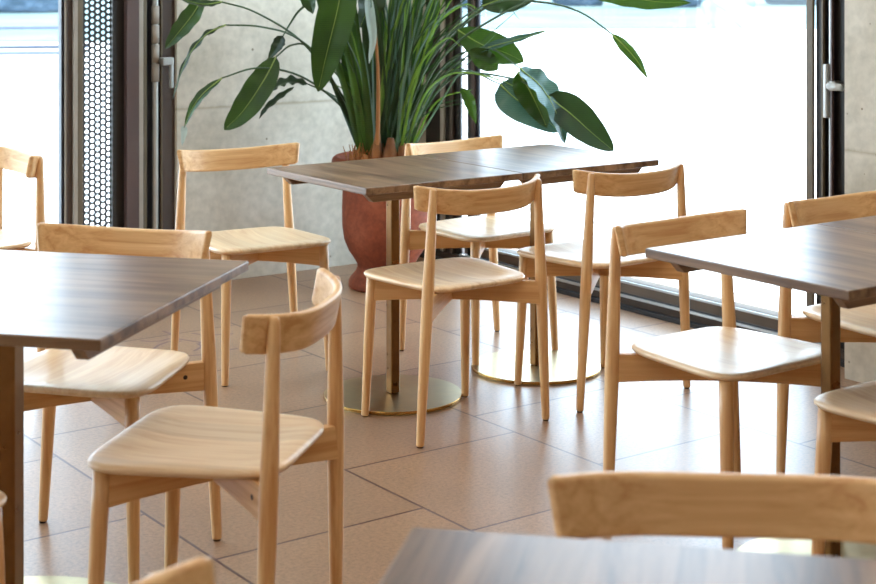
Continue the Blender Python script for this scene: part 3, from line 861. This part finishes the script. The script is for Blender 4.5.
M_hedge = leafmat('hazy_shrub_foliage', (.06, .10, .15), (.11, .16, .22), .7, 3.0, 0)  # blue of the distant haze painted into the foliage colour
M_trunk = plain('bark', srgb(120, 100, 90), .9)
def shrub_bm(r, h, seed):
    rn = random.Random(seed)
    bm = bmesh.new()
    bmesh.ops.create_icosphere(bm, subdivisions=5, radius=1)
    off = [Vector((rn.uniform(-1, 1), rn.uniform(-1, 1), rn.uniform(-.6, 1))).normalized() for _ in range(70)]
    for v in bm.verts:
        n = v.co.normalized()
        b = max(max(0, n.dot(o) - .86) for o in off) * 1.9 + rn.uniform(-.03, .03)
        hr = max(math.hypot(n.x, n.y), .001)
        w_ = (1.0 if n.z > 0 else .82 + .18 * hr) * (hr ** .55) / hr      # bushy, full down to the ground
        zz = max(n.z, -.75)
        v.co = Vector((n.x * w_ * r * (1 + b), n.y * w_ * r * (1 + b), h * (zz + .75) / 1.75 * (1 + b * .5)))
    return bm
places = [(-18.2, 52, ''), (-13.4, 51, ''), (1.8, 57, ''), (5.4, 60, ''), (8.5, 58, ''), (14.5, 62, '')]
labs = ['leftmost bluish shrub seen through the left glass beyond the lawn', 'bluish shrub beside the window frame beyond the lawn at left',
        'bushy shrub beyond the lawn, seen just above the big window leaves', 'bushy shrub beyond the lawn, left of the hanging top leaf',
        'bushy shrub beyond the lawn behind the topmost hanging leaf', 'bushy shrub beyond the lawn near the right window frame']
for i, (x, d, _) in enumerate(places):
    gx, gy = camxy(x, d)
    r = [2.0, 1.2, 1.4, 1.0, 1.3, 1.5][i]
    t = empty('shrub', (gx, gy, -.06)); tag(t, labs[i], 'shrub', 'shrubs beyond the lawn')
    bm = shrub_bm(r, 2.6, i)
    for vv in bm.verts: vv.co.z += .05
    obj('foliage', bm, M_hedge, t)
    bm = bmesh.new(); tube(bm, [Vector((0, 0, 0)), Vector((.05, 0, .5))], [.12, .08], 10)
    obj('trunk', bm, M_trunk, t)

# picnic benches out on the terrace, washed out by the sun
M_bench = plain('weathered_bench', (.10, .11, .14), .9)
def bench_bm():
    bm = bmesh.new()
    for k in range(5): box(bm, -.9, .9, -.36 + .15 * k, -.23 + .15 * k, .70, .74)
    return bm
def picnic(x, d, rz, lab):
    gx, gy = camxy(x, d)
    t = empty('picnic_table', (gx, gy, -.03), rz); tag(t, lab, 'picnic table', 'picnic tables on the terrace')
    obj('tabletop', bench_bm(), M_bench, t, smooth=False)
    for s in (-1, 1):
        obj('bench_seat', bx(-.9, .9, s * .72 - .13, s * .72 + .13, .42, .46), M_bench, t, smooth=False)
        bm = bmesh.new()
        for sy in (-1, 1):
            tube(bm, [Vector((s * .65, sy * .55, 0)), Vector((s * .65, sy * .22, .70))], [.045, .045], 4)
        box(bm, s * .65 - .03, s * .65 + .03, -.8, .8, .36, .42)
        obj('trestle', bm, M_bench, t, smooth=False)
picnic(-5.2, 19.0, TH * -1 + .2, 'pale picnic table on the sunlit terrace through the left glass')

# ------------------------------------------------------------------ light
w = bpy.data.worlds.new('world'); SC.world = w; w.use_nodes = True
nt = w.node_tree; bg = nt.nodes['Background']
tc = nt.nodes.new('ShaderNodeTexCoord'); sp = nt.nodes.new('ShaderNodeSeparateXYZ'); rp = nt.nodes.new('ShaderNodeValToRGB')
nt.links.new(tc.outputs['Generated'], sp.inputs['Vector']); nt.links.new(sp.outputs['Z'], rp.inputs['Fac']); nt.links.new(rp.outputs['Color'], bg.inputs['Color'])
e = rp.color_ramp.elements; e[0].position = 0.0; e[0].color = (.72, .86, 1.0, 1); e[1].position = .7; e[1].color = (.55, .76, 1.0, 1)
bg.inputs['Strength'].default_value = 8.0

def lamp(name, typ, loc, rot, energy, col, **kw):
    l = bpy.data.lights.new(name, typ); l.energy = energy; l.color = col
    for k, v in kw.items(): setattr(l, k, v)
    o = bpy.data.objects.new(name, l); o.location = loc; o.rotation_euler = rot; COL.objects.link(o)
    return o
lamp('sun', 'SUN', (0, 0, 20), (D(14), D(12), 0), 7.0, (1, .97, .92), angle=.02)
# unseen warm lamps added below the ceiling to fill the room
for i, (x, y, en) in enumerate(((1.6, 1.6, 18), (1.0, 4.2, 12), (3.2, 2.4, 12), (-1.2, .5, 18))):
    lamp('fill_light', 'AREA', (x, y, ZC - .02), (0, 0, 0), en, (1, .90, .78), shape='RECTANGLE', size=1.6, size_y=1.0)

# ------------------------------------------------------------------ camera
cam = bpy.data.cameras.new('camera'); co = bpy.data.objects.new('camera', cam); COL.objects.link(co)
cam.sensor_width = 36; cam.lens = FPX / 876 * 36
cam.shift_y = -(292 - YH) / 876
co.location = (0, 0, CAMH); co.rotation_euler = (PI / 2, 0, -TH)
cam.clip_end = 400
cam.dof.use_dof = True; cam.dof.focus_distance = 4.75; cam.dof.aperture_fstop = 6.0
SC.camera = co
SC.view_settings.view_transform = 'Standard'
SC.view_settings.exposure = 0.12
